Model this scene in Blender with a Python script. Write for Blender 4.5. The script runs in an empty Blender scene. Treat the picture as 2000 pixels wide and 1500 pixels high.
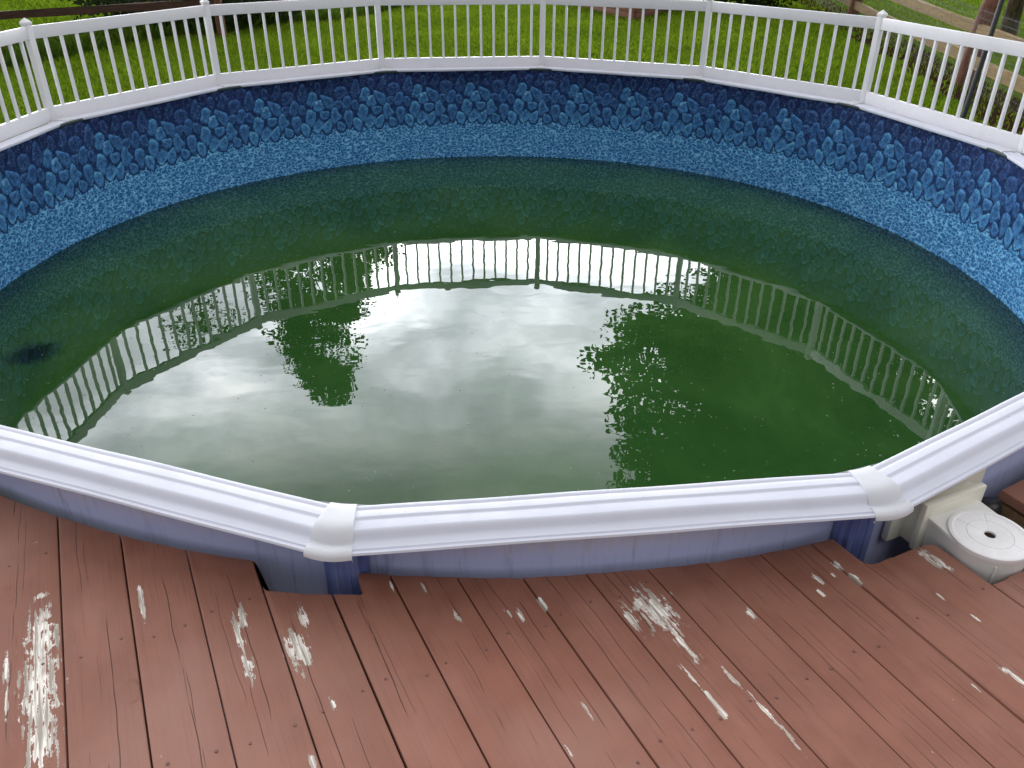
import bpy, bmesh, math, random
import numpy as np
from mathutils import Vector, Matrix

random.seed(7)
rng = np.random.default_rng(11)
PI = math.pi
sc = bpy.context.scene
COL = sc.collection

# ------------------------------------------------------------------ camera
CAM_Z, PITCH, ROLL, FPX = 1.506, 0.5365, 0.0053, 1608.2
cd = bpy.data.cameras.new("camera"); cam = bpy.data.objects.new("camera", cd); COL.objects.link(cam)
fw = Vector((0, math.cos(PITCH), -math.sin(PITCH))); up0 = Vector((0, math.sin(PITCH), math.cos(PITCH))); rt0 = Vector((1, 0, 0))
rt = rt0*math.cos(ROLL)+up0*math.sin(ROLL); up = -rt0*math.sin(ROLL)+up0*math.cos(ROLL)
M = Matrix((rt, up, -fw)).transposed().to_4x4(); M.translation = Vector((0, 0, CAM_Z))
cam.matrix_world = M
cd.sensor_width = 36; cd.lens = FPX/2000*36; cd.clip_start = .05; cd.clip_end = 2000
sc.camera = cam

# ------------------------------------------------------------------ sky, sun, exposure
SUN_EL, SUN_AZ = math.radians(58), math.radians(150)      # azimuth from +y towards +x
world = bpy.data.worlds.new("World"); sc.world = world; world.use_nodes = True
wt = world.node_tree; wt.nodes.clear()
def N(t, typ, **kw):
    n = t.nodes.new(typ)
    for k, v in kw.items():
        if k == 'inp':
            for i, x in v.items(): n.inputs[i].default_value = x
        else: setattr(n, k, v)
    return n
def mth(t, op, a, b=None, c=None, clamp=False):
    n = t.nodes.new('ShaderNodeMath'); n.operation = op; n.use_clamp = clamp
    for i, x in enumerate((a, b, c)):
        if x is None: continue
        if isinstance(x, (int, float)): n.inputs[i].default_value = x
        else: t.links.new(x, n.inputs[i])
    return n.outputs[0]
def vmth(t, op, a, b=None):
    n = t.nodes.new('ShaderNodeVectorMath'); n.operation = op
    for i, x in enumerate((a, b)):
        if x is None: continue
        if isinstance(x, (tuple, list)): n.inputs[i].default_value = x
        else: t.links.new(x, n.inputs[i])
    return n.outputs['Value'] if op in ('DOT_PRODUCT', 'LENGTH', 'DISTANCE') else n.outputs['Vector']
def mixc(t, f, a, b, blend='MIX'):
    n = t.nodes.new('ShaderNodeMix'); n.data_type = 'RGBA'; n.blend_type = blend
    for i, x in ((0, f), (6, a), (7, b)):
        if isinstance(x, (int, float)): n.inputs[i].default_value = x
        elif isinstance(x, (tuple, list)): n.inputs[i].default_value = (*x, 1) if len(x) == 3 else x
        else: t.links.new(x, n.inputs[i])
    return n.outputs[2]
def rmp(t, x, lo, hi, a=0., b=1., smooth=True):
    n = t.nodes.new('ShaderNodeMapRange'); n.interpolation_type = 'SMOOTHSTEP' if smooth else 'LINEAR'
    t.links.new(x, n.inputs[0])
    for i, v in ((1, lo), (2, hi), (3, a), (4, b)): n.inputs[i].default_value = v
    return n.outputs[0]
def noise(t, vec, scale, detail=3., rough=.5, dist=0., out=0):
    n = N(t, 'ShaderNodeTexNoise', inp={'Scale': scale, 'Detail': detail, 'Roughness': rough, 'Distortion': dist})
    if vec is not None: t.links.new(vec, n.inputs['Vector'])
    return n.outputs[out]

sky = N(wt, 'ShaderNodeTexSky', sky_type='NISHITA', sun_disc=False, sun_elevation=SUN_EL, sun_rotation=SUN_AZ, air_density=1.0, dust_density=2.0)
geo = N(wt, 'ShaderNodeNewGeometry')
dirv = vmth(wt, 'SCALE', geo.outputs['Incoming']); wt.nodes[-1].inputs['Scale'].default_value = -1
sep = N(wt, 'ShaderNodeSeparateXYZ'); wt.links.new(dirv, sep.inputs[0])
# cloud deck: project the view direction on a high flat layer
zc = mth(wt, 'ADD', mth(wt, 'MAXIMUM', sep.outputs[2], 0.0), 0.22)
px = mth(wt, 'DIVIDE', sep.outputs[0], zc); py = mth(wt, 'DIVIDE', sep.outputs[1], zc)
cmb = N(wt, 'ShaderNodeCombineXYZ'); wt.links.new(px, cmb.inputs[0]); wt.links.new(py, cmb.inputs[1]); cmb.inputs[2].default_value = 1.7
n1 = noise(wt, cmb.outputs[0], 1.9, 5., .52, .35)
n2 = noise(wt, cmb.outputs[0], 0.75, 2., .5)
# bright, thin cloud low in front of the camera (the sun side), darker deck overhead
GE, GA = math.radians(14), math.radians(-4)
gdir = (math.sin(GA)*math.cos(GE), math.cos(GA)*math.cos(GE), math.sin(GE))
ct = vmth(wt, 'DOT_PRODUCT', dirv, gdir)
ang = mth(wt, 'ARCCOSINE', mth(wt, 'MINIMUM', ct, .99999))
g1 = mth(wt, 'EXPONENT', mth(wt, 'MULTIPLY', mth(wt, 'POWER', mth(wt, 'DIVIDE', ang, math.radians(9)), 2.), -1.))
el = mth(wt, 'ADD', mth(wt, 'ARCSINE', sep.outputs[2]), mth(wt, 'ADD', mth(wt, 'MULTIPLY', mth(wt, 'SUBTRACT', n2, .5), .34), mth(wt, 'MULTIPLY', mth(wt, 'SUBTRACT', n1, .5), .22)))
az = mth(wt, 'ARCTAN2', sep.outputs[0], sep.outputs[1])
azf = mth(wt, 'EXPONENT', mth(wt, 'MULTIPLY', mth(wt, 'POWER', mth(wt, 'DIVIDE', mth(wt, 'ADD', az, .12), math.radians(62)), 2.), -1.))
band = mth(wt, 'MULTIPLY', rmp(wt, el, math.radians(26), math.radians(36), 1., 0.), azf)
g2 = mth(wt, 'EXPONENT', mth(wt, 'MULTIPLY', mth(wt, 'POWER', mth(wt, 'DIVIDE', ang, math.radians(55)), 2.), -1.))
cl = mth(wt, 'ADD', mth(wt, 'ADD', mth(wt, 'MULTIPLY', g1, 5.0), mth(wt, 'ADD', mth(wt, 'MULTIPLY', band, 8.8), mth(wt, 'MULTIPLY', g2, 1.5))), .50)
var = rmp(wt, n1, .32, .68, .38, 1.85)
cl = mth(wt, 'MULTIPLY', cl, var)
ccol = mixc(wt, rmp(wt, n1, .35, .7), (.86, .90, 1.0), (1.0, .985, .955))
lp = vmth(wt, 'SCALE', ccol); wt.links.new(cl, wt.nodes[-1].inputs['Scale'])
bgA = N(wt, 'ShaderNodeBackground', inp={'Strength': .10}); wt.links.new(sky.outputs[0], bgA.inputs[0])
bgB = N(wt, 'ShaderNodeBackground', inp={'Strength': 1.0}); wt.links.new(lp, bgB.inputs[0])
mx = N(wt, 'ShaderNodeMixShader'); wt.links.new(rmp(wt, n2, .30, .40, .72, 1.0), mx.inputs[0])
wt.links.new(bgA.outputs[0], mx.inputs[1]); wt.links.new(bgB.outputs[0], mx.inputs[2])
wo = N(wt, 'ShaderNodeOutputWorld'); wt.links.new(mx.outputs[0], wo.inputs[0])

sd = bpy.data.lights.new("sun", 'SUN'); sd.energy = .7; sd.angle = math.radians(35); sd.color = (1, .96, .9)
sun = bpy.data.objects.new("sun", sd); COL.objects.link(sun)
sv = Vector((math.sin(SUN_AZ)*math.cos(SUN_EL), math.cos(SUN_AZ)*math.cos(SUN_EL), math.sin(SUN_EL)))
sun.rotation_euler = sv.to_track_quat('Z', 'Y').to_euler(); sun.location = sv*40

vs = sc.view_settings
vs.view_transform = 'Standard'; vs.look = 'None'; vs.exposure = -.15; vs.gamma = 1; vs.use_curve_mapping = False
sc.cycles.max_bounces = 8; sc.cycles.transparent_max_bounces = 12
sc.cycles.sample_clamp_indirect = 6

# ------------------------------------------------------------------ helpers
def tag(o, label=None, cat=None, group=None, kind=None):
    if label: o['label'] = label
    if cat: o['category'] = cat
    if group: o['group'] = group
    if kind: o['kind'] = kind
    return o
def empty(name, loc=(0, 0, 0), **kw):
    o = bpy.data.objects.new(name, None); COL.objects.link(o); o.location = loc; o.empty_display_size = .1
    return tag(o, **kw)
def link(name, me, parent=None, loc=None):
    o = bpy.data.objects.new(name, me); COL.objects.link(o)
    if parent:
        o.parent = parent
        o.matrix_parent_inverse = Matrix.Translation(-world_loc(parent))
    if loc is not None: o.location = loc
    return o
def world_loc(o):
    v = Vector(o.location)
    return v
def mesh(name, V, F, mat, parent=None, smooth=False, uv=None, autosmooth=None):
    me = bpy.data.meshes.new(name); me.from_pydata([tuple(map(float, v)) for v in V], [], F)
    me.materials.append(mat)
    if smooth: me.shade_smooth()
    if autosmooth: me.set_sharp_from_angle(angle=math.radians(autosmooth))
    if uv is not None:
        l = me.uv_layers.new(name='UVMap')
        vi = np.empty(len(me.loops), np.int32); me.loops.foreach_get('vertex_index', vi)
        l.data.foreach_set('uv', np.asarray(uv, np.float32)[vi].ravel())
    me.update()
    return link(name, me, parent)
def from_bm(name, bm, mat, parent=None, smooth=False, ang=None):
    me = bpy.data.meshes.new(name); bmesh.ops.recalc_face_normals(bm, faces=bm.faces); bm.to_mesh(me); bm.free()
    me.materials.append(mat)
    if smooth: me.shade_smooth()
    if ang: me.set_sharp_from_angle(angle=math.radians(ang))
    return link(name, me, parent)
def box_bm(bm, c, d, ax=(1, 0, 0), bevel=0., up=(0, 0, 1)):
    """box centred at c, size d (along ax, across, up)"""
    ax = Vector(ax).normalized(); upv = Vector(up); upv = (upv-ax*upv.dot(ax)).normalized(); ay = upv.cross(ax)
    r = bmesh.ops.create_cube(bm, size=1)
    m = Matrix((ax*d[0], ay*d[1], upv*d[2])).transposed().to_4x4(); m.translation = Vector(c)
    bmesh.ops.transform(bm, matrix=m, verts=r['verts'])
    if bevel > 0:
        es = list({e for v in r['verts'] for e in v.link_edges})
        bmesh.ops.bevel(bm, geom=es, offset=bevel, segments=2, profile=.6, affect='EDGES')
def box(name, c, d, mat, parent=None, ax=(1, 0, 0), bevel=0., up=(0, 0, 1)):
    bm = bmesh.new(); box_bm(bm, c, d, ax, bevel, up)
    return from_bm(name, bm, mat, parent, smooth=bevel > 0, ang=35 if bevel > 0 else None)
def tube(V, F, pts, rad, n=6):
    b = len(V); pts = [Vector(p) for p in pts]
    for i, q in enumerate(pts):
        t = (pts[min(i+1, len(pts)-1)]-pts[max(i-1, 0)]).normalized()
        a = t.orthogonal().normalized() if abs(t.z) > .9 else t.cross(Vector((0, 0, 1))).normalized()
        c = t.cross(a)
        for k in range(n):
            w = 2*PI*k/n; V.append(q+(a*math.cos(w)+c*math.sin(w))*rad[i])
    for i in range(len(pts)-1):
        for k in range(n):
            F.append((b+i*n+k, b+i*n+(k+1) % n, b+(i+1)*n+(k+1) % n, b+(i+1)*n+k))
    F.append(tuple(b+k for k in range(n))[::-1]); F.append(tuple(b+(len(pts)-1)*n+k for k in range(n)))

# ------------------------------------------------------------------ materials
def mat(name):
    m = bpy.data.materials.new(name); m.use_nodes = True; t = m.node_tree
    b = t.nodes['Principled BSDF']; return m, t, b
def setc(t, b, c):
    if isinstance(c, tuple): b.inputs['Base Color'].default_value = (*c, 1)
    else: t.links.new(c, b.inputs['Base Color'])
def bump(t, b, h, strength=.3, dist=.01):
    n = N(t, 'ShaderNodeBump', inp={'Strength': strength, 'Distance': dist}); t.links.new(h, n.inputs['Height'])
    t.links.new(n.outputs[0], b.inputs['Normal']); return n
def objco(t): return N(t, 'ShaderNodeTexCoord').outputs['Object']
def stretch(t, v, s):
    return vmth(t, 'MULTIPLY', v, s)

def vinyl(name, col, rough=.38, dirt=.12, scale=6., dcol=(.35, .34, .30)):
    m, t, b = mat(name); co = objco(t)
    d1 = rmp(t, noise(t, co, scale, 6., .62), .48, .8, 0, dirt)
    d2 = rmp(t, noise(t, co, scale*9, 3., .7), .62, .8, 0, dirt*.7)
    setc(t, b, mixc(t, mth(t, 'ADD', d1, d2, clamp=True), col, dcol))
    b.inputs['Roughness'].default_value = rough
    t.links.new(rmp(t, noise(t, co, scale*2, 3.), .3, .7, rough-.08, rough+.12), b.inputs['Roughness'])
    sp_d = rmp(t, noise(t, co, 95., 2., .5), .74, .77, 0, .55)
    base_ = b.inputs['Base Color'].links[0].from_socket
    setc(t, b, mixc(t, sp_d, base_, (.16, .14, .11)))
    bump(t, b, noise(t, co, scale*3, 3.), .12, .004)
    return m
M_FENCE = vinyl('white_vinyl', (.74, .73, .76), .45, .20, 4., (.36, .37, .31))
M_RAIL = vinyl('coated_rail', (.575, .59, .68), .6, .26, 5., (.42, .42, .45))
M_CAP = vinyl('cap_resin', (.55, .56, .60), .55, .16, 8., (.42, .42, .44))
M_SKIM = vinyl('skimmer_plastic', (.66, .65, .63), .45, .26, 9., (.42, .40, .34))
M_LID = vinyl('lid_plastic', (.72, .71, .72), .45, .30, 16., (.45, .43, .42))
M_SKIMY = vinyl('aged_plastic', (.72, .70, .61), .5, .22, 14., (.36, .33, .22))
M_COPE, t, b = mat('coping_grey'); setc(t, b, (.035, .055, .06)); b.inputs['Roughness'].default_value = .5

# printed steel wall, outside
M_WALL, t, b = mat('pool_wall_steel'); co = objco(t)
cy_ = N(t, 'ShaderNodeUVMap').outputs[0]
st = noise(t, stretch(t, cy_, (26, 2.2, 1)), 1., 5., .65, .25)
st2 = noise(t, stretch(t, cy_, (70, 3., 1)), 1., 3., .6)
sp = N(t, 'ShaderNodeSeparateXYZ'); t.links.new(cy_, sp.inputs[0])
wash = rmp(t, mth(t, 'ADD', sp.outputs[1], mth(t, 'MULTIPLY', mth(t, 'SUBTRACT', st, .5), .14)), -.17, -.06)
base = mixc(t, wash, (.46, .50, .76), (.62, .62, .68))
base = mixc(t, rmp(t, st, .52, .74, 0, .55), base, (.17, .19, .34))
base = mixc(t, rmp(t, st2, .55, .8, 0, .4), base, (.22, .23, .38))
setc(t, b, base); b.inputs['Roughness'].default_value = .45
bump(t, b, st, .15, .003)
M_UPR, t, b = mat('upright_navy'); co = objco(t)
setc(t, b, mixc(t, rmp(t, noise(t, stretch(t, co, (25, 25, 3)), 1., 4.), .35, .75), (.09, .12, .32), (.19, .22, .42))); b.inputs['Roughness'].default_value = .42

# liner print
M_LINER, t, b = mat('liner_print'); uvn = N(t, 'ShaderNodeUVMap').outputs[0]
sp = N(t, 'ShaderNodeSeparateXYZ'); t.links.new(uvn, sp.inputs[0])
warp = N(t, 'ShaderNodeTexNoise', inp={'Scale': 26., 'Detail': 3.}); t.links.new(uvn, warp.inputs['Vector'])
wv = vmth(t, 'ADD', stretch(t, uvn, (.72, 1.2, 1)), vmth(t, 'MULTIPLY', vmth(t, 'SUBTRACT', warp.outputs['Color'], (.5, .5, .5)), (.045, .035, 0)))
vo = N(t, 'ShaderNodeTexVoronoi', feature='DISTANCE_TO_EDGE', inp={'Scale': 30.}); t.links.new(wv, vo.inputs['Vector'])
vo2 = N(t, 'ShaderNodeTexVoronoi', feature='DISTANCE_TO_EDGE', inp={'Scale': 54.}); t.links.new(wv, vo2.inputs['Vector'])
br = noise(t, uvn, 34., 3., .6)
sq = mth(t, 'MULTIPLY', rmp(t, vo.outputs[0], .0, .13, 1., 0.), rmp(t, br, .38, .52))
sq2 = mth(t, 'MULTIPLY', rmp(t, vo2.outputs[0], .0, .14, .8, 0.), rmp(t, noise(t, uvn, 60., 2.), .45, .62))
rip = mixc(t, rmp(t, noise(t, uvn, 55., 4., .6), .3, .7), (.008, .075, .23), (.022, .15, .38))
rip = mixc(t, mth(t, 'MAXIMUM', sq, sq2), rip, (.24, .58, .86))
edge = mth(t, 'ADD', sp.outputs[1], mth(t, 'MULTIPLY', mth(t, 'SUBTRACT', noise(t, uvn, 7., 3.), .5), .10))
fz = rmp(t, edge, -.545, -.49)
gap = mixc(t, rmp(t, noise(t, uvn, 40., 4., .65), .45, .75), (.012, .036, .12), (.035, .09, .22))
gap = mixc(t, rmp(t, sp.outputs[1], -.30, -.06), gap, (.012, .018, .075))  # darker towards the top: print tone with the rail's shadow painted in
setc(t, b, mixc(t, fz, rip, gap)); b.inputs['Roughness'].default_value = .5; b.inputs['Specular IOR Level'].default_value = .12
bump(t, b, noise(t, uvn, 5., 2.), .08, .02)

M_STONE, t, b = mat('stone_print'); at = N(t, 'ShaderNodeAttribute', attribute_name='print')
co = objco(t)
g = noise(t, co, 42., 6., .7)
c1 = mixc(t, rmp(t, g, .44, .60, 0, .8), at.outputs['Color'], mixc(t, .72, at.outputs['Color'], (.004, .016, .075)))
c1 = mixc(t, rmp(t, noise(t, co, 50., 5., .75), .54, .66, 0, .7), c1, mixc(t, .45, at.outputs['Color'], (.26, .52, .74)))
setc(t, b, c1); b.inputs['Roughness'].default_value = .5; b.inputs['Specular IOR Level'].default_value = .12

# water: murky green body under a clear mirror; only the last hand's width beside the liner lets the wall show through
M_WATER = bpy.data.materials.new('pool_water'); M_WATER.use_nodes = True; t = M_WATER.node_tree; t.nodes.clear()
co = objco(t)
sp = N(t, 'ShaderNodeSeparateXYZ'); t.links.new(co, sp.inputs[0])
rad = vmth(t, 'LENGTH', vmth(t, 'MULTIPLY', co, (1, 1, 0)))
radn = mth(t, 'ADD', rad, mth(t, 'MULTIPLY', mth(t, 'SUBTRACT', noise(t, co, 3., 3.), .5), .10))
clear = rmp(t, radn, 3.16, 3.53, 0., .75)
mur = mixc(t, rmp(t, noise(t, co, .9, 5., .65, .5), .35, .68), (.016, .054, .012), (.030, .082, .020))
mur = mixc(t, rmp(t, noise(t, co, 60., 3., .7), .55, .8, 0, .35), mur, (.035, .10, .02))
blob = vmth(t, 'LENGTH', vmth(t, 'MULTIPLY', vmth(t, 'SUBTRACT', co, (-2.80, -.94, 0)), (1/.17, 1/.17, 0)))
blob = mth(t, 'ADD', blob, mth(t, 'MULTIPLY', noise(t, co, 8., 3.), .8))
mur = mixc(t, rmp(t, blob, .7, 1.6, .93, 0.), mur, (.002, .006, .003))  # dark reflection painted into the murk colour as a soft round patch
wav = N(t, 'ShaderNodeBump', inp={'Strength': 1.0, 'Distance': .0009})
h = mth(t, 'ADD', noise(t, stretch(t, co, (1, 1.5, 1)), 3.2, 1., .4, .3), mth(t, 'MULTIPLY', noise(t, stretch(t, co, (1, 1.3, 1)), 11., 1.), .11))
t.links.new(h, wav.inputs['Height'])
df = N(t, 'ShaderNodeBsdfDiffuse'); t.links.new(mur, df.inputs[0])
tr = N(t, 'ShaderNodeBsdfTransparent', inp={'Color': (.13, .32, .24, 1)})
body = N(t, 'ShaderNodeMixShader'); t.links.new(clear, body.inputs[0]); t.links.new(df.outputs[0], body.inputs[1]); t.links.new(tr.outputs[0], body.inputs[2])
gl = N(t, 'ShaderNodeBsdfGlossy', inp={'Roughness': .0, 'Color': (1, 1, 1, 1)}); t.links.new(wav.outputs[0], gl.inputs['Normal'])
fr = N(t, 'ShaderNodeFresnel', inp={'IOR': 1.45}); t.links.new(wav.outputs[0], fr.inputs['Normal'])
mxs = N(t, 'ShaderNodeMixShader'); t.links.new(fr.outputs[0], mxs.inputs[0]); t.links.new(body.outputs[0], mxs.inputs[1]); t.links.new(gl.outputs[0], mxs.inputs[2])
t.links.new(mxs.outputs[0], N(t, 'ShaderNodeOutputMaterial').inputs[0])
M_SPECK, t, b = mat('floating_specks'); setc(t, b, (.20, .24, .13))

# deck paint: UV = metres along the grain, across the grain
PEEL = [(1.921,-.424,.109,.0361),(1.75,-.43,.153,.0398),(1.57,-.428,.085,.0291),(2.101,-.425,.014,.013),(2.356,-.433,.009,.0078),(1.951,-.174,.089,.0059),(1.706,.046,.061,.0111),(1.598,.047,.047,.0133),(1.766,.068,.043,.0099),(1.588,.176,.071,.0299),(1.69,.22,.04,.0141),(1.285,1.098,.08,.0433),(1.299,1.021,.044,.0142),(1.173,1.095,.076,.0112),(1.015,1.138,.029,.0079),(1.067,1.047,.039,.0066),(.981,1.05,.045,.0064),(.882,1.148,.075,.0064),(.936,1.05,.023,.0063),(1.096,1.957,.05,.0125),(1.066,1.977,.042,.0093),(1.196,1.686,.023,.0076),(1.128,1.692,.037,.006),(1.18,1.595,.027,.0075),(1.136,1.562,.018,.0059),(1.174,1.648,.014,.006),(1.163,1.327,.025,.01),(.695,1.785,.034,.0106),(1.464,.734,.021,.0057),(1.438,.757,.027,.0057),(1.455,.83,.029,.0058),(1.512,.596,.026,.0057),(1.695,.472,.022,.0059),(1.652,.555,.018,.0044),(1.1,.762,.026,.0038),(1.013,.667,.019,.0036),(.723,1.672,.015,.0039),(.973,1.852,.014,.0044),(.873,1.877,.016,.0043),(1.389,.211,.027,.0051),(1.25,.124,.019,.0059),(1.861,-.505,.052,.0066),(1.747,-.502,.054,.0051)]
M_DECK, t, b = mat('deck_paint'); uvn = N(t, 'ShaderNodeUVMap').outputs[0]
oi = N(t, 'ShaderNodeObjectInfo')
off = N(t, 'ShaderNodeCombineXYZ'); t.links.new(mth(t, 'MULTIPLY', oi.outputs['Random'], 37.), off.inputs[0])
uvr = vmth(t, 'ADD', uvn, off.outputs[0])
best = None
for (u, v, hl, hw) in PEEL:
    hl, hw = hl*1.18, hw*1.2
    d = vmth(t, 'LENGTH', vmth(t, 'MULTIPLY', vmth(t, 'SUBTRACT', uvn, (u, v, 0)), (1/hl, 1/hw, 0)))
    best = d if best is None else mth(t, 'MINIMUM', best, d)
fib = noise(t, stretch(t, uvn, (7, 120, 1)), 1., 3., .6)
rag = noise(t, stretch(t, uvn, (26, 50, 1)), 1., 5., .65)
pl = mth(t, 'ADD', best, mth(t, 'ADD', mth(t, 'MULTIPLY', mth(t, 'SUBTRACT', fib, .5), 3.0), mth(t, 'MULTIPLY', mth(t, 'SUBTRACT', rag, .5), 3.0)))
peel = rmp(t, pl, .70, .75, 1., 0.)
# loose little chips anywhere
chip = mth(t, 'MULTIPLY', rmp(t, noise(t, stretch(t, uvr, (14, 75, 1)), 1., 3., .55), .75, .765), rmp(t, noise(t, uvn, 2.3, 2.), .5, .62))
peel = mth(t, 'MAXIMUM', peel, chip)
edgep = rmp(t, pl, .78, 1.05, 1., 0.)
grain = noise(t, stretch(t, uvr, (3.2, 120, 1)), 1., 5., .62, .4)
blot = noise(t, uvr, 5., 5., .6)
blot2 = noise(t, stretch(t, uvr, (2., 9., 1)), 1., 3.)
pc = mixc(t, rmp(t, blot, .3, .7), (.178, .072, .048), (.232, .104, .074))
pc = mixc(t, rmp(t, blot2, .5, .75, 0, .45), pc, (.29, .135, .100))
pc = mixc(t, mth(t, 'MULTIPLY', oi.outputs['Random'], .28), pc, (.27, .10, .065))
pc = mixc(t, rmp(t, grain, .52, .72, 0, .38), pc, (.12, .045, .036))
pc = mixc(t, rmp(t, noise(t, uvn, 1.1, 4., .6), .42, .68, 0, .5), pc, (.30, .165, .13))
pc = mixc(t, rmp(t, noise(t, uvn, 2.6, 6., .7), .55, .75, 0, .35), pc, (.13, .055, .04))
pc = mixc(t, rmp(t, noise(t, uvn, 120., 3., .6), .70, .76, 0, .5), pc, (.08, .04, .03))
# knots and long checks
spu = N(t, 'ShaderNodeSeparateXYZ'); t.links.new(uvn, spu.inputs[0])
fv = mth(t, 'FRACT', mth(t, 'DIVIDE', mth(t, 'SUBTRACT', spu.outputs[1], -.375-.1718*20), .1718))
crk = None
for sd_, wd in ((3.1, .0042), (8.7, .003), (14.3, .0022)):
    ctr = mth(t, 'ADD', mth(t, 'FRACT', mth(t, 'MULTIPLY', oi.outputs['Random'], sd_*7.3)), 0.)
    wv_ = N(t, 'ShaderNodeTexNoise', noise_dimensions='2D', inp={'Scale': 1., 'Detail': 3., 'Roughness': .55})
    cx_ = N(t, 'ShaderNodeCombineXYZ'); t.links.new(mth(t, 'MULTIPLY', spu.outputs[0], 1.6), cx_.inputs[0]); t.links.new(mth(t, 'MULTIPLY', oi.outputs['Random'], sd_*11.), cx_.inputs[1])
    t.links.new(cx_.outputs[0], wv_.inputs['Vector'])
    pos = mth(t, 'ADD', mth(t, 'MULTIPLY_ADD', ctr, .5, .25), mth(t, 'MULTIPLY', mth(t, 'SUBTRACT', wv_.outputs[0], .5), .24))
    ln = rmp(t, mth(t, 'ABSOLUTE', mth(t, 'SUBTRACT', fv, pos)), wd*.5, wd*2.2, 1., 0.)
    ms_ = N(t, 'ShaderNodeTexNoise', noise_dimensions='2D', inp={'Scale': 2.1, 'Detail': 2.}); t.links.new(vmth(t, 'ADD', cx_.outputs[0], (sd_, 5., 0)), ms_.inputs['Vector'])
    one = mth(t, 'MULTIPLY', ln, rmp(t, ms_.outputs[0], .44 if sd_ < 4 else .5, .56 if sd_ < 4 else .6))
    crk = one if crk is None else mth(t, 'MAXIMUM', crk, one)
ring = N(t, 'ShaderNodeTexVoronoi', inp={'Scale': 1.0, 'Randomness': 1.}); t.links.new(stretch(t, uvr, (1.9, 3.4, 1)), ring.inputs['Vector'])
kn = rmp(t, ring.outputs['Distance'], .05, .085, 1., 0.)
knr = mth(t, 'MULTIPLY', rmp(t, mth(t, 'ABSOLUTE', mth(t, 'SUBTRACT', ring.outputs['Distance'], .07)), .004, .016, 1., 0.), rmp(t, blot, .4, .6))
pc = mixc(t, mth(t, 'MULTIPLY', crk, .7), pc, (.035, .014, .011))
pc = mixc(t, mth(t, 'MULTIPLY', knr, .5), pc, (.09, .035, .03))
wood = mixc(t, rmp(t, fib, .36, .62), (.30, .26, .22), (.78, .74, .68))
wood = mixc(t, rmp(t, grain, .58, .75, 0, .6), wood, (.16, .12, .10))
fc = mixc(t, peel, mixc(t, mth(t, 'MULTIPLY', rmp(t, pl, .74, .86, 1., 0.), .55), mixc(t, mth(t, 'MULTIPLY', edgep, .2), pc, (.36, .19, .15)), (.10, .04, .03)), wood)
fc = mixc(t, mth(t, 'MULTIPLY', crk, .5), fc, (.03, .015, .012))
setc(t, b, fc); b.inputs['Roughness'].default_value = .62
t.links.new(rmp(t, blot, .3, .7, .6, .85), b.inputs['Roughness']); b.inputs['Specular IOR Level'].default_value = .22
hh = mth(t, 'ADD', mth(t, 'MULTIPLY', grain, .5), mth(t, 'ADD', mth(t, 'MULTIPLY', crk, -1.6), mth(t, 'ADD', mth(t, 'MULTIPLY', peel, -.9), mth(t, 'ADD', mth(t, 'MULTIPLY', kn, .5), mth(t, 'MULTIPLY', blot, .5)))))
bump(t, b, hh, .55, .004)
M_UNDER, t, b = mat('bare_wood'); co = objco(t)
setc(t, b, mixc(t, noise(t, co, 30., 4.), (.10, .055, .03), (.30, .19, .10))); b.inputs['Roughness'].default_value = .8
M_NAIL, t, b = mat('painted_nail'); setc(t, b, mixc(t, noise(t, objco(t), 60., 2.), (.05, .02, .018), (.20, .08, .06))); b.inputs['Roughness'].default_value = .5

# yard
def wood_mat(name, a, c, s=(30, 30, 4), rough=.8):
    m, t, b = mat(name); co = objco(t)
    g = noise(t, stretch(t, co, s), 1., 5., .65, .5)
    k = mixc(t, rmp(t, g, .3, .72), a, c)
    setc(t, b, mixc(t, rmp(t, noise(t, co, 9., 4.), .5, .8, 0, .5), k, tuple(x*.55 for x in a)))
    b.inputs['Roughness'].default_value = rough; bump(t, b, g, .4, .01); return m
M_PINE = wood_mat('weathered_pine', (.17, .105, .026), (.29, .185, .052), (3, 3, 40))
M_POST = wood_mat('red_brown_post', (.085, .032, .019), (.19, .074, .042), (30, 30, 3))
M_DARKR = wood_mat('dark_brown_rail', (.035, .016, .010), (.085, .038, .022), (4, 4, 40))
M_BEDB = wood_mat('stained_bed_board', (.15, .058, .034), (.28, .115, .068), (4, 4, 50))
M_BARK = wood_mat('bark', (.06, .042, .028), (.22, .155, .10), (14, 14, 3))
M_WIRE, t, b = mat('wire'); setc(t, b, (.05, .045, .04)); b.inputs['Roughness'].default_value = .6
M_IRON, t, b = mat('dark_iron'); setc(t, b, mixc(t, noise(t, objco(t), 18., 4.), (.012, .013, .016), (.04, .042, .048))); b.inputs['Roughness'].default_value = .45
M_LAWN, t, b = mat('lawn'); co = objco(t)
k = mixc(t, rmp(t, noise(t, co, .35, 4., .6), .35, .65), (.05, .095, .007), (.10, .155, .011))
k = mixc(t, rmp(t, noise(t, co, 5., 5., .7), .4, .7, 0, .6), k, (.025, .045, .006))
setc(t, b, mixc(t, rmp(t, noise(t, co, 30., 4., .7), .4, .7, 0, .5), k, (.09, .14, .012))); b.inputs['Roughness'].default_value = .9; b.inputs['Specular IOR Level'].default_value = 0
M_SOIL, t, b = mat('soil'); setc(t, b, mixc(t, noise(t, objco(t), 12., 5.), (.016, .009, .0055), (.052, .031, .019))); b.inputs['Roughness'].default_value = .95; b.inputs['Specular IOR Level'].default_value = 0
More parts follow.
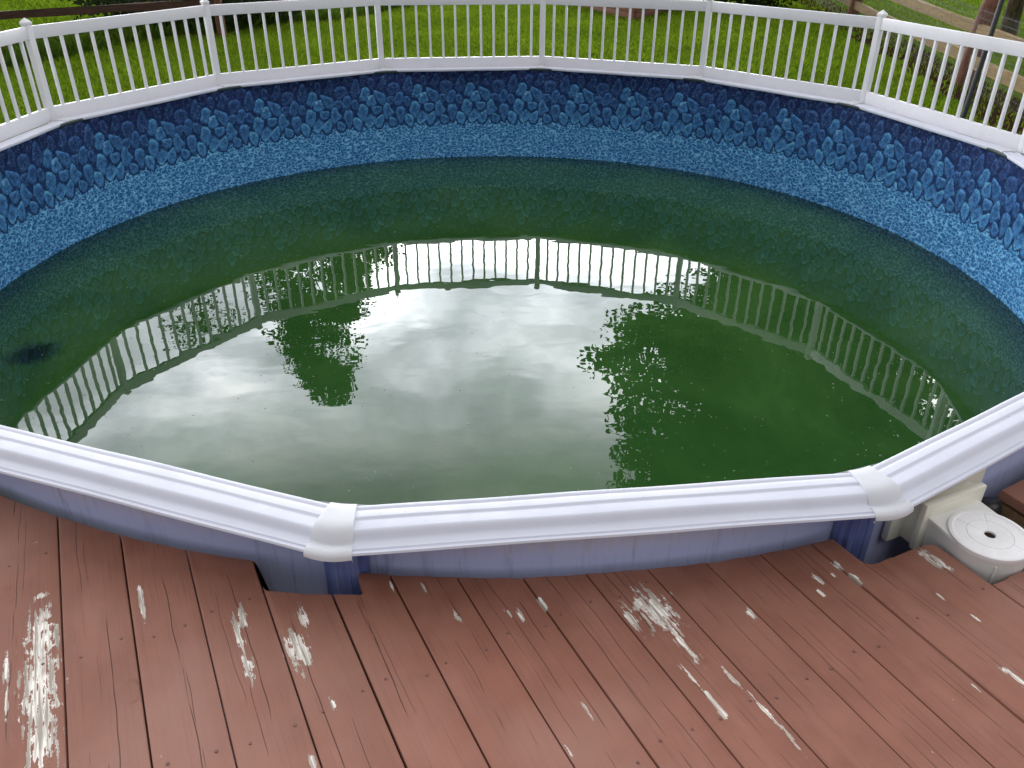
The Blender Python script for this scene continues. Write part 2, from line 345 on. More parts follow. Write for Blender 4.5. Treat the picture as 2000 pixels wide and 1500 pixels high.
def leaf_mat(name, a, c, trans=.45):
    m = bpy.data.materials.new(name); m.use_nodes = True; t = m.node_tree; t.nodes.clear()
    at = N(t, 'ShaderNodeAttribute', attribute_name='tint')
    k = mixc(t, at.outputs['Fac'], a, c)
    d = N(t, 'ShaderNodeBsdfDiffuse'); t.links.new(k, d.inputs[0])
    r = N(t, 'ShaderNodeBsdfTranslucent'); t.links.new(mixc(t, .5, k, (c[0]*1.3, c[1]*1.3, c[2])), r.inputs[0])
    x = N(t, 'ShaderNodeMixShader', inp={0: trans}); t.links.new(d.outputs[0], x.inputs[1]); t.links.new(r.outputs[0], x.inputs[2])
    t.links.new(x.outputs[0], N(t, 'ShaderNodeOutputMaterial').inputs[0]); return m
M_GRASS = leaf_mat('grass_blades', (.048, .105, .007), (.165, .255, .016), .5)
M_WEED = leaf_mat('tall_grass', (.018, .045, .008), (.07, .12, .014), .4)
M_LEAF = leaf_mat('tree_leaves', (.022, .045, .010), (.06, .095, .018), .35)
M_SHRUB = leaf_mat('shrub_leaves', (.010, .020, .010), (.035, .05, .022), .2)

# ------------------------------------------------------------------ pool geometry
CX, CY = -.1057, 5.3239
PH = .1076; NS = 14; RL = 3.5; RO = 3.668; RW = 3.4985; ZW = -.903; GROUND = -1.32
def jang(k): return PH+2*PI*k/NS
def pol(a, r, z=0.): return Vector((CX+r*math.sin(a), CY+r*math.cos(a), z))
pool = empty('swimming_pool', (CX, CY, GROUND), label='round above-ground pool of green water with white rim and blue stone-pattern liner', cat='swimming pool')

def cyl(name, r, z0, z1, nz, m, flip=False, n=656):
    V, F, U = [], [], []
    for j in range(nz+1):
        z = z0+(z1-z0)*j/nz
        for i in range(n+1):
            a = 2*PI*i/n+PI; V.append(pol(a, r, z)); U.append((a*r, z))
    for j in range(nz):
        for i in range(n):
            q = (j*(n+1)+i, j*(n+1)+i+1, (j+1)*(n+1)+i+1, (j+1)*(n+1)+i)
            F.append(q if flip else q[::-1])
    return mesh(name, V, F, m, pool, smooth=True, uv=U)
wall = cyl('wall', 3.512, GROUND, -.012, 6, M_WALL, True, 280)
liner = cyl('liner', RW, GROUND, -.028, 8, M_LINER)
# coping strip that clamps the liner under the rim
V, F = [], []
n = 280; prof = [(3.4985, -.030), (3.480, -.030), (3.476, -.012), (3.480, -.006), (3.516, -.006)]
for i in range(n):
    a = 2*PI*i/n
    for r, z in prof: V.append(pol(a, r, z))
m_ = len(prof)
for i in range(n):
    for j in range(m_-1):
        F.append((i*m_+j, ((i+1) % n)*m_+j, ((i+1) % n)*m_+j+1, i*m_+j+1))
mesh('coping_strip', V, F, M_COPE, pool, smooth=True)
V = [pol(2*PI*i/96, 3.50, GROUND+.012) for i in range(96)]
mesh('floor', V, [tuple(range(96))[::-1]], M_LINER, pool, uv=[(v.x, v.y-3) for v in V])

# printed stones of the liner, one repeat traced once and laid round the wall
STONES = [
 ([(280,240),(490,240),(430,340),(380,395),(330,340)],0),
 ([(560,250),(610,245),(680,300),(650,380),(570,440),(510,400),(505,320)],0),
 ([(810,250),(950,250),(940,360),(870,440),(820,370)],0),
 ([(1040,250),(1190,240),(1150,310),(1095,360),(1050,300)],0),
 ([(990,305),(1035,330),(1060,410),(1035,490),(1010,520),(960,470),(940,400),(955,340)],.12),
 ([(1215,280),(1250,300),(1285,380),(1270,460),(1190,530),(1130,500),(1120,440),(1170,400),(1190,310)],.15),
 ([(440,420),(535,450),(550,570),(470,610),(390,660),(350,620),(335,520),(360,450)],.22),
 ([(725,315),(755,340),(775,430),(800,530),(760,610),(690,650),(640,620),(615,530),(650,440),(690,350)],.22),
 ([(895,475),(950,520),(960,580),(925,640),(880,720),(800,700),(770,650),(815,580),(830,500)],.75),
 ([(1060,545),(1120,570),(1230,630),(1250,700),(1240,790),(1190,825),(1120,770),(1070,660),(1040,590)],.6),
 ([(960,640),(1030,630),(1040,700),(1070,780),(1020,825),(930,825),(890,780),(915,680)],.85),
 ([(330,680),(430,680),(440,740),(410,800),(375,830),(330,780),(300,730)],.35),
 ([(540,600),(590,620),(615,690),(590,760),(560,830),(525,865),(455,820),(440,760),(480,680),(500,620)],.5),
 ([(665,690),(705,700),(740,780),(735,850),(690,880),(630,830),(610,760),(630,710)],.4),
 ([(795,790),(850,810),(910,880),(890,970),(830,1090),(800,1095),(740,1020),(715,950),(750,880),(765,810)],.8),
 ([(1000,845),(1150,850),(1155,920),(1120,970),(1050,1000),(1000,960),(990,890)],.68),
 ([(1265,795),(1300,830),(1320,910),(1375,970),(1370,1000),(1310,1030),(1250,1095),(1210,1080),(1190,990),(1190,920),(1215,850)],.72),
 ([(500,895),(590,890),(625,950),(630,1030),(590,1110),(560,1200),(525,1190),(490,1100),(460,1010),(475,940)],.62),
 ([(660,1030),(700,1040),(770,1090),(775,1170),(740,1265),(710,1280),(660,1230),(625,1160),(630,1080)],.95),
 ([(950,975),(985,1010),(1040,1060),(1015,1130),(960,1190),(900,1230),(850,1170),(840,1110),(890,1040)],.85),
 ([(1145,1010),(1175,1030),(1185,1120),(1150,1210),(1110,1260),(1050,1240),(1020,1170),(1045,1090),(1100,1050)],.88),
 ([(1330,1070),(1420,1130),(1430,1180),(1390,1240),(1330,1250),(1285,1200),(1285,1130),(1300,1080)],.7)]
LOW, MID, HIGH = np.array((.024, .040, .145)), np.array((.036, .120, .31)), np.array((.072, .26, .55))  # top stones use the darkest: print colour with some rail shadow painted in
def tone(k): return LOW+(MID-LOW)*k*2 if k < .5 else MID+(HIGH-MID)*(k-.5)*2
def chaikin(P, it=2):
    for _ in range(it):
        Q = []
        for i in range(len(P)):
            a, c = P[i], P[(i+1) % len(P)]; Q += [a*.8+c*.2, a*.2+c*.8] if _ == 0 else [a*.75+c*.25, a*.25+c*.75]
        P = Q
    return P
tile_V, tile_F, tile_C = [], [], []     # (u metres, z, layer), faces, colours
for P, k in STONES:
    P = chaikin([np.array((x*.000558, -.02-(y-210)*.00051)) for x, y in P], 1)
    if np.cross(P[1]-P[0], P[2]-P[1]) < 0: P = P[::-1]
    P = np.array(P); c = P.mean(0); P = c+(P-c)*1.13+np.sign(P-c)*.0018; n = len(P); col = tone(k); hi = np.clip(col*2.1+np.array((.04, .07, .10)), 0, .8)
    ztop, zbot = P[:, 1].max(), P[:, 1].min()
    b0 = len(tile_V); gapc = np.array((.010, .032, .115))
    for sidx, s in enumerate((1.24, 1.0)):                        # dark halo
        for q in P: w = c+(q-c)*(s if sidx else 1)+(np.sign(q-c)*.0085 if sidx == 0 else 0); tile_V.append((*w, .0008)); tile_C.append(gapc)
    for i in range(n): tile_F.append((b0+i, b0+(i+1) % n, b0+n+(i+1) % n, b0+n+i))
    b1 = len(tile_V)
    for s, f in ((1.0, 0), (.86, 1), (.6, 2), (.28, 3)):
        for i, q in enumerate(P):
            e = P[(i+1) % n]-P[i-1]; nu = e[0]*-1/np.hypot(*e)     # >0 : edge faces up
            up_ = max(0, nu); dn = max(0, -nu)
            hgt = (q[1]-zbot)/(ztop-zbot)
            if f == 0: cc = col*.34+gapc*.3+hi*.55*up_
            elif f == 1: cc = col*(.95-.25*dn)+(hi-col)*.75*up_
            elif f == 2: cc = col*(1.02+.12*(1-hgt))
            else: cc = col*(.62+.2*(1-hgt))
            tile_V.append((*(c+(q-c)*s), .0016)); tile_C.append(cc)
    for r in range(3):
        for i in range(n): tile_F.append((b1+r*n+i, b1+r*n+(i+1) % n, b1+(r+1)*n+(i+1) % n, b1+(r+1)*n+i))
    tile_F.append(tuple(b1+3*n+i for i in range(n)))
# small pale pebble
c = np.array((943*.000558, -.02-(668-210)*.00051)); b0 = len(tile_V)
for i in range(10): tile_V.append((c[0]+.016*math.cos(i*PI/5), c[1]+.019*math.sin(i*PI/5), .0021)); tile_C.append((.19, .40, .64))
tile_F.append(tuple(range(b0, b0+10)))
NT = 41; tile_w = 2*PI/NT
dot_a = math.radians(-5.04)
V, F, Cc = [], [], []
for k in range(NT):
    o = len(V); a0 = dot_a+k*tile_w-943*.000558/RW
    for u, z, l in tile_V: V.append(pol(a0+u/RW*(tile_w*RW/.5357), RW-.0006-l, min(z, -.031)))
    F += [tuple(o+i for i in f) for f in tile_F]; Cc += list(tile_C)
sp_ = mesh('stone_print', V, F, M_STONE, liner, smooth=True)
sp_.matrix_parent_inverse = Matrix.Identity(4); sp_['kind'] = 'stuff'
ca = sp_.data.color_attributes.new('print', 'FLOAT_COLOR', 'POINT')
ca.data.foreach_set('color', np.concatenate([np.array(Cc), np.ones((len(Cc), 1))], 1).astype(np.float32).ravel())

# rim: fourteen straight rails of pressed profile, with a cap over every joint
PROF = [(.004,-.022),(0,-.014),(.002,-.003),(.005,-.0004),(.008,0),(.018,.0004),(.0205,-.0022),(.0265,-.0024),(.0295,.0006),(.033,.0010),(.054,.0018),(.058,.0014),(.0615,-.0028),(.0665,-.0032),(.071,-.0024),(.076,-.0022),(.100,-.0026),(.1045,-.0034),(.110,-.0072),(.1150,-.0145),(.1195,-.0235),(.1225,-.0278),(.127,-.0296),(.132,-.0302),(.150,-.0318),(.1525,-.0362),(.156,-.0368),(.159,-.0335),(.165,-.0345),(.1675,-.041),(.162,-.046),(.157,-.044)]
def rail_pt(k, s, d, dz):
    """point on rail between joint k and k+1: s 0..1 along, d across from the inner edge"""
    f = d/.164; r = RL+(RO-RL)*f
    p = pol(jang(k), r).lerp(pol(jang(k+1), r), s); p.z = dz; return p
for k in range(NS):
    V, F = [], []; ns = 13
    ph1, ph2 = random.random()*6, random.random()*6
    for i in range(ns):
        s = .024+.952*i/(ns-1)
        for j, (d, z) in enumerate(PROF):
            w = .0007*math.sin(3.1*s*PI+ph1)+.0004*math.sin(7*s*PI+ph2)
            V.append(rail_pt(k, s, d+(w if d < .01 else w*.3), z+.0011*math.sin(5*s*PI+ph2+d*30)))
    m_ = len(PROF)
    for i in range(ns-1):
        for j in range(m_-1): F.append((i*m_+j, i*m_+j+1, (i+1)*m_+j+1, (i+1)*m_+j))
    mesh('top_rail', V, [f[::-1] for f in F], M_RAIL, pool, smooth=True, autosmooth=50)
CPROF = [(-.004,-.020),(-.005,-.004),(-.002,.003),(.006,.0058),(.03,.0072),(.07,.0072),(.090,.0062),(.104,.002),(.114,-.0055),(.121,-.0145),(.1265,-.0235),(.129,-.0285),(.131,-.0305),(.134,-.0300),(.139,-.0265),(.155,-.0270),(.166,-.0300),(.1725,-.038),(.173,-.050),(.166,-.055)]
def cap_pt(k, s, d, z):
    hi_, ho = .040, .068
    Lin = pol(jang(k), RL).lerp(pol(jang(k+1), RL), hi_/1.558); Rin = pol(jang(k), RL).lerp(pol(jang(k-1), RL), hi_/1.558); Vin = pol(jang(k), RL)
    Lo = pol(jang(k), RO).lerp(pol(jang(k+1), RO), ho/1.632); Ro_ = pol(jang(k), RO).lerp(pol(jang(k-1), RO), ho/1.632); Vo = pol(jang(k), RO+.012)
    bz = lambda a, c_, e: a*((1-s)**2)+c_*(2*s*(1-s))+e*(s*s)
    p = bz(Rin, Vin, Lin).lerp(bz(Ro_, Vo, Lo), d/.164) if d >= 0 else bz(Rin, Vin, Lin)+(pol(jang(k), RL-.1)-Vin).normalized()*(-d)
    p.z = z; return p
for k in range(NS):
    V, F = [], []; ns = 17; m_ = len(CPROF)
    for i in range(ns):
        s = min(1, max(0, (i-1)/(ns-3))); e = -.009 if i in (0, ns-1) else (-.0012 if i in (1, ns-2) else 0)
        for d, z in CPROF: V.append(cap_pt(k, s, d, z+e))
    for i in range(ns-1):
        for j in range(m_-1): F.append((i*m_+j, i*m_+j+1, (i+1)*m_+j+1, (i+1)*m_+j))
    mesh('rail_cap', V, [f[::-1] for f in F], M_CAP, pool, smooth=True, autosmooth=55)
# uprights: ribbed steel channels standing outside the wall
UP = [(-.085,.004),(-.083,.030),(-.062,.036),(-.058,.052),(-.030,.054),(-.027,.058),(-.021,.058),(-.018,.054),(.018,.054),(.021,.058),(.027,.058),(.030,.054),(.058,.052),(.062,.036),(.083,.030),(.085,.004)]
for k in range(NS):
    a = jang(k); V, F = [], []
    tx = Vector((math.cos(a), -math.sin(a), 0)); rx = Vector((math.sin(a), math.cos(a), 0))
    for z in (GROUND, -.056):
        for w, d in UP: V.append(pol(a, 3.512, z)+tx*w*.78+rx*d)
    m_ = len(UP)
    for j in range(m_-1): F.append((j, j+1, m_+j+1, m_+j))
    F.append(tuple(range(m_, 2*m_)))
    mesh('upright', V, F, M_UPR, pool, smooth=True, autosmooth=25)

# skimmer: flanged throat through the wall, tapering to a round well with a lid
SK_A = math.radians(155.4)
rx = Vector((math.sin(SK_A), math.cos(SK_A), 0)); tx = Vector((-math.cos(SK_A), math.sin(SK_A), 0))   # tx: towards the camera's left
def skp(r, w, z): q = pol(SK_A, r, z)+tx*w; return q
LC = Vector((1.447, 1.910, 0)); LR = .112; LZ = -.150
bm = bmesh.new()
# flange plate
box_bm(bm, skp(3.528, .025, -.17), (.025, .39, .245), rx, .006)
# rectangular throat
box_bm(bm, skp(3.572, .004, -.205), (.085, .235, .165), rx, .010)
# second lip
box_bm(bm, skp(3.601, .002, -.196), (.022, .262, .18), rx, .006)
skb = from_bm('skimmer', bm, M_SKIMY, pool, True, 35); skb['label'] = 'white plastic skimmer bolted on the outside of the pool wall'
# tapering neck + round well
V, F = [], []
inner = [skp(3.618, w, 0) for w in (.150, -.150)]
ang0 = math.atan2((inner[0]-LC).y, (inner[0]-LC).x)
ring = []
na = 40
dirs = (pol(SK_A, 3.0)-LC); base = math.atan2(dirs.y, dirs.x)
for i in range(na+1):                                            # arc on the far side of the well from the pool
    a = base+math.radians(78)+(2*PI-math.radians(156))*i/na
    ring.append(LC+Vector((math.cos(a), math.sin(a), 0))*(LR+.002))
e0, e1 = ring[0], ring[-1]
cand = [skp(3.610, .112, 0), skp(3.610, -.108, 0)]
if (cand[0]-e1).length < (cand[1]-e1).length: tail = [cand[0], cand[1]]
else: tail = [cand[1], cand[0]]
def mids(a, c_): return [a.lerp(c_, .35), a.lerp(c_, .7)]
ring = ring+mids(e1, tail[0])+[tail[0]]+[tail[0].lerp(tail[1], .5)]+[tail[1]]+mids(tail[1], e0)
nr = len(ring)
levels = [(-.40, .93), (-.178, .985), (-.168, 1.0), (-.160, 1.0), (-.157, .985)]
cen = sum(ring, Vector())/nr
for z, s in levels:
    for q in ring: w = cen+(q-cen)*s; V.append(Vector((w.x, w.y, z)))
for j in range(len(levels)-1):
    for i in range(nr): F.append((j*nr+i, j*nr+(i+1) % nr, (j+1)*nr+(i+1) % nr, (j+1)*nr+i))
F.append(tuple((len(levels)-1)*nr+i for i in range(nr)))
o = mesh('well', V, F, M_SKIM, skb, smooth=True, autosmooth=40); o.matrix_parent_inverse = Matrix.Identity(4)
# two moulded seams
for dg in (22, 100):
    bm = bmesh.new()
    a = base+PI+math.radians(dg-60); q = LC+Vector((math.cos(a), math.sin(a), 0))*(LR+.001)
    box_bm(bm, (q.x, q.y, -.28), (.006, .006, .20), (math.cos(a), math.sin(a), 0))
    o = from_bm('seam', bm, M_SKIM, skb); o.matrix_parent_inverse = Matrix.Identity(4)
# lid: raised rim, recessed panel with rings and radial grooves, finger hole
V, F = [], []; nl = 180
lp_ = [(.115,-.016),(.117,-.004),(.1165,.001),(.113,.0035),(.104,.0035),(.101,.0003),(.067,.001),(.0655,-.0012),(.064,.001),(.019,.0014),(.0165,.000),(.0160,-.009)]
for r, z in lp_:
    for i in range(nl):
        a = 2*PI*i/nl; gz = 0
        if .02 < r < .102 and i % 30 == 7: gz = -.002
        V.append(Vector((LC.x+r*math.cos(a), LC.y+r*math.sin(a), LZ+z+gz)))
for j in range(len(lp_)-1):
    for i in range(nl): F.append((j*nl+i, j*nl+(i+1) % nl, (j+1)*nl+(i+1) % nl, (j+1)*nl+i))
o = mesh('lid', V, F, M_LID, skb, smooth=True, autosmooth=40); o.matrix_parent_inverse = Matrix.Identity(4)
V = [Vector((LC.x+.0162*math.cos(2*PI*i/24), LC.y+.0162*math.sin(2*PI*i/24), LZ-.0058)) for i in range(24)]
o = mesh('basket_shadow_well', V, [tuple(range(24))], M_SOIL, skb); o.name = 'hole_shade'; o.matrix_parent_inverse = Matrix.Identity(4)  # dark disc standing in for the shade inside the finger hole

# water and what floats on it
NW = 160
V = [Vector((0, 0, 0))]+[Vector((math.sin(2*PI*i/NW)*3.4975, math.cos(2*PI*i/NW)*3.4975, 0)) for i in range(NW)]
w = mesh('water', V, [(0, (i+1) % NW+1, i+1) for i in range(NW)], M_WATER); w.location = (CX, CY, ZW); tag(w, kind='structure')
V, F = [], []
for i in range(2600):
    r = 3.46*math.sqrt(random.random()); a = random.random()*2*PI
    if random.random() < .45: r = 3.46*(1-abs(random.gauss(0, .16)))
    s = random.choice((.0010, .0013, .0016, .0026)); q = pol(a, max(r, 0), ZW+.0012); th = random.random()*PI; l = s*random.uniform(1, 2.6)
    ex = Vector((math.cos(th), math.sin(th), 0)); ey = Vector((-math.sin(th), math.cos(th), 0)); b0 = len(V)
    V += [q-ex*l-ey*s*.6, q+ex*l-ey*s, q+ex*l*.7+ey*s, q-ex*l*.8+ey*s*.8]; F.append((b0, b0+1, b0+2, b0+3))
tag(mesh('floating_debris', V, F, M_SPECK), kind='stuff')
V, F = [], []
for i in range(420):                                              # dark bits: seeds, gnats, crumbs of leaf
    r = 3.44*math.sqrt(random.random()); a = math.radians(random.gauss(-30, 60)); q = pol(a, r, ZW+.0016)
    s = random.choice((.0014, .002, .003)); th = random.random()*PI; l = s*random.uniform(1, 2.8); b0 = len(V)
    ex = Vector((math.cos(th), math.sin(th), 0)); ey = Vector((-math.sin(th), math.cos(th), 0))
    V += [q-ex*l, q-ey*s*.7+ex*l*.2, q+ex*l+Vector((0, 0, .0015)), q+ey*s*.8]; F.append((b0, b0+1, b0+2, b0+3))
tag(mesh('floating_leaf_crumbs', V, F, M_NAIL), kind='stuff')

# ------------------------------------------------------------------ white picket fence on the pool rim
pf = empty('pool_fence', (CX, CY, 0), label='white vinyl picket fence standing on the far rim of the pool', cat='fence')
RF = 3.668
for k in range(-5, 6):
    a = jang(k); ax = (math.cos(a), -math.sin(a), 0); q = pol(a, RF)
    bm = bmesh.new(); box_bm(bm, (q.x, q.y, .305), (.052, .052, .73), ax, .004)
    po = from_bm('post', bm, M_FENCE, pf, True, 35)
    bm = bmesh.new()
    r = bmesh.ops.create_cone(bm, cap_ends=True, segments=4, radius1=.043, radius2=.001, depth=.030, matrix=Matrix.Translation((q.x, q.y, .702)) @ Matrix.Rotation(-a+PI/4, 4, 'Z'))
    box_bm(bm, (q.x, q.y, .6785), (.061, .061, .016), ax, .003)
    o = from_bm('post_cap', bm, M_FENCE, po); o.matrix_parent_inverse = Matrix.Identity(4)
for k in range(-5, 5):
    A, B = pol(jang(k), RF), pol(jang(k+1), RF); ax = (B-A).normalized(); L = (B-A).length; c = (A+B)/2
    box('top_rail', (c.x, c.y, .614), (L-.055, .032, .088), M_FENCE, pf, ax, .004)
    box('bottom_rail', (c.x, c.y, .034), (L-.055, .034, .100), M_FENCE, pf, ax, .004)
    pos0 = .118/1.632*L
    sp0 = (L-.118-.112)/11
    pick = None
    for i in range(12):
        p = A+ax*(.118+sp0*i)
        if pick is None:
            bm = bmesh.new(); box_bm(bm, (0, 0, 0), (.022, .022, .50), ax, .003); pick = from_bm('picket', bm, M_FENCE, pf, True, 35)
            o = pick
        else:
            o = pick.copy(); COL.objects.link(o)
        o.location = (p.x, p.y, .329)

# ------------------------------------------------------------------ deck
DZ = -.20
D = Vector((-.45009844, .89297894, 0)); NV = Vector((.89297894, .45009844, 0))
def duv(u, v, z=DZ): q = D*u+NV*v; return Vector((q.x, q.y, z))
def arc_u(v, R=3.553):
    """u where the line at v meets the circle round the pool, near side"""
    c = Vector((CX, CY, 0)); cu, cv = c.dot(D), c.dot(NV)
    d = R*R-(v-cv)**2
    return cu-math.sqrt(d) if d > 0 else cu
NOTCH_A = [(.1435, None), (.144, 1.875), (.151, 1.845), (.160, 1.836), (.25, 1.777), (.385, 1.708), (.393, 1.714), (.402, None)]
NOTCH_B = [(1.7600, None), (1.7615, 1.204), (1.763, 1.186), (1.767, 1.168), (1.776, 1.157), (1.798, 1.150), (1.93, 1.149), (2.013, 1.142), (2.024, 1.128), (2.045, 1.118)]
def cut(v0, v1, ucap=None):
    """edge polyline (v,u) from v0 to v1"""
    pts = []; nn = 12
    vs_ = [v0+(v1-v0)*i/nn for i in range(nn+1)]
    def inside(v, nt): return nt[0][0] <= v <= nt[-1][0]
    for v in vs_:
        if inside(v, NOTCH_A) or inside(v, NOTCH_B): 
            continue
        pts.append((v, arc_u(v)+.0018*math.sin(v*13)+.001*math.sin(v*57+1)))
    for nt in (NOTCH_A, NOTCH_B):
        for v, u in nt:
            if v0 <= v <= v1: pts.append((v, arc_u(v) if u is None else u))
        # interpolate at plank edges inside a notch
        for ve in (v0, v1):
            if inside(ve, nt):
                for (a, ua), (c_, uc) in zip(nt, nt[1:]):
                    if a <= ve <= c_:
                        ua = arc_u(a) if ua is None else ua; uc = arc_u(c_) if uc is None else uc
                        pts.append((ve, ua+(uc-ua)*(ve-a)/max(1e-6, c_-a))); break
    pts.sort(key=lambda q: q[0])
    if ucap is not None: pts = [(v, ucap+.002*math.sin(v*60)) for v in vs_]
    return pts
deck = empty('deck', (0, 1, GROUND), label='weathered deck of peeling reddish-brown painted planks beside the pool', cat='deck')
PW = .1718; V00 = -.375
def plank(v0, v1, ulo, pts, z=DZ, th=.036, lab=None):
    # top outline: edge polyline, then back along the lower end
    top = [(v, u) for v, u in pts]+[(v1, ulo), (v0, ulo)]
    bm = bmesh.new(); uvl = bm.loops.layers.uv.new('UVMap')
    vt = [bm.verts.new(duv(u, v, z)) for v, u in top]; vb = [bm.verts.new(duv(u, v, z-th)) for v, u in top]
    n = len(top)
    ft = bm.faces.new(vt); bm.faces.new(vb[::-1])
    for i in range(n): bm.faces.new((vt[i], vb[i], vb[(i+1) % n], vt[(i+1) % n]))
    bmesh.ops.recalc_face_normals(bm, faces=bm.faces)
    es = [e for e in ft.edges]
    bmesh.ops.bevel(bm, geom=es, offset=.0045, segments=2, profile=.5, affect='EDGES')
    bm.faces.ensure_lookup_table()
    for f in bm.faces:
        for l in f.loops:
            co_ = l.vert.co; l[uvl].uv = (co_.dot(D)+ (DZ-co_.z)*.3, co_.dot(NV)+(DZ-co_.z)*.6)
    o = from_bm('plank', bm, M_DECK, deck, True, 40)
    if lab: o['label'] = lab
    return o
def nails(pl_, v0, v1, rows, z=DZ):
    bm = bmesh.new()
    for u in rows:
        for f in (.2, .8):
            if random.random() < .12: continue
            q = duv(u+random.uniform(-.018, .018), v0+(v1-v0)*(f+random.uniform(-.07, .07)), z)
            r = random.uniform(.0042, .0058)
            bmesh.ops.create_cone(bm, cap_ends=True, segments=9, radius1=r, radius2=r*.75, depth=.003, matrix=Matrix.Translation((q.x, q.y, z+.0004)))
    o = from_bm('nail', bm, M_NAIL, pl_, True, 40); o.matrix_parent_inverse = Matrix.Identity(4); o['kind'] = 'stuff'
for i in range(-16, 17):
    g = random.uniform(.0008, .0017)
    if i in (0, 3, 4): g += .0012
    v0, v1 = V00+PW*i+g, V00+PW*(i+1)-g
    if i == 12: v1 += g-.0003
    if i == 13: v0 -= g-.0003
    zz = DZ+random.uniform(-.0025, .0025)
    if i == 14 or i == 15: 
        pts = cut(v0, v1, .938); rows = [.9, .42, -.05, -.5]
    elif i == 16:
        v0 = 2.375+.002; v1 = 2.447; pts = cut(v0, v1, .938); rows = []
    else:
        pts = cut(v0, v1); um = min(u for v, u in pts); rows = [r for r in (2.28, 1.82, 1.38, .93, .47, 0, -.45) if r < um-.03]
    lab = 'deck plank with the largest patch of peeled paint, bare whitish wood' if i == -1 else None
    p_ = plank(v0, v1, -2.6, pts, zz, lab=lab)
    if rows: nails(p_, v0, v1, rows, zz)
for i in range(9):                                                # deck on the other side of the skimmer opening
    v0, v1 = 2.451+PW*i, 2.451+PW*(i+1)-.005
    pts = [(v0+(v1-v0)*j/6, arc_u(v0+(v1-v0)*j/6, 3.585)) for j in range(7)]
    plank(v0, v1, -2.6, pts, DZ)
# framing under the planks, seen in the opening and the notches
box('joist', duv(.55, 2.475, -.32), (1.35, .045, .14), M_UNDER, deck, D)
for v_ in (-3.1, 3.95):
    box('light_block_board', duv(-.6, v_, -.78), (4.0, .03, 1.06), M_DECK, deck, D)  # unseen boards, added to keep light out from under the deck
box('light_block_board', duv(-2.6, .42, -.78), (7.0, .03, 1.06), M_DECK, deck, NV)
mesh('dark_ground_sheet', [duv(u, v, GROUND+.006) for u, v in ((-2.6, -3.1), (2.4, -3.1), (2.4, 3.95), (-2.6, 3.95))], [(0, 3, 2, 1)], M_SOIL)['kind'] = 'structure'  # dark sheet added so the void under the planks stays dark
box('joist', duv(.0, 2.005, -.32), (2.1, .045, .14), M_UNDER, deck, D)
box('joist', duv(.80, .85, -.32), (3.2, .045, .14), M_UNDER, deck, NV)
box('joist', duv(.20, .85, -.32), (3.6, .045, .14), M_UNDER, deck, NV)
bm = bmesh.new()
for u, v in ((.80, 2.2), (.2, 2.2), (.8, -.5), (.2, -.5)):
    box_bm(bm, duv(u, v-.08, -.85), (.09, .09, .94), D)
from_bm('support_post', bm, M_UNDER, deck)
# corrugated grey pipe end tucked beside the opening
hp = empty('drain_hose', duv(1.18, 2.40, -.5), label='short grey hose end tucked between pool wall and deck edge', cat='hose')
V, F = [], []; pts = [duv(1.205-.02*i, 2.432, -.285+.012*i) for i in range(5)]
tube(V, F, [duv(1.235-.006*i, 2.436+.002*i, -.255-.02*i) for i in range(12)], [.034+.003*(i % 2) for i in range(12)], 16)
mesh('hose_end', V, F, M_IRON, hp, smooth=True)

# ------------------------------------------------------------------ yard
g = mesh('lawn', [(-150, -60, GROUND), (150, -60, GROUND), (150, 260, GROUND), (-150, 260, GROUND)], [(0, 1, 2, 3)], M_LAWN); tag(g, kind='structure')

def polyrail(name, A, B, w, h, m, parent, jitter=.012):
    """rough sawn rail from A to B"""
    A, B = Vector(A), Vector(B); ax = (B-A).normalized(); ay = Vector((0, 0, 1)).cross(ax).normalized(); az = ax.cross(ay)
    V, F = [], []; n = 9
    for i in range(n):
        p = A.lerp(B, i/(n-1))
        for sx, sz in ((-1, -1), (1, -1), (1, 1), (-1, 1)):
            V.append(p+ay*(w/2*sx+random.uniform(-jitter, jitter)*.6)+az*(h/2*sz+random.uniform(-jitter, jitter)))
    for i in range(n-1):
        for k in range(4): F.append((i*4+k, i*4+(k+1) % 4, (i+1)*4+(k+1) % 4, (i+1)*4+k))
    F += [(3, 2, 1, 0), tuple(n*4-4+k for k in range(4))]
    return mesh(name, V, [f[::-1] for f in F], m, parent)
def polypost(base, top_z, r, m, parent, lean=(0, 0)):
    V, F = [], []
    b_ = Vector(base); hh_ = top_z-b_.z
    tube(V, F, [b_+Vector((lean[0]*s, lean[1]*s, hh_*s-.05*(s == 0))) for s in (0, .3, .6, .9, .97, 1)], [r*1.06, r, r*1.02, r*.97, r*.9, r*.7], 9)
    return mesh('post', V, F, m, parent, smooth=True, autosmooth=50)
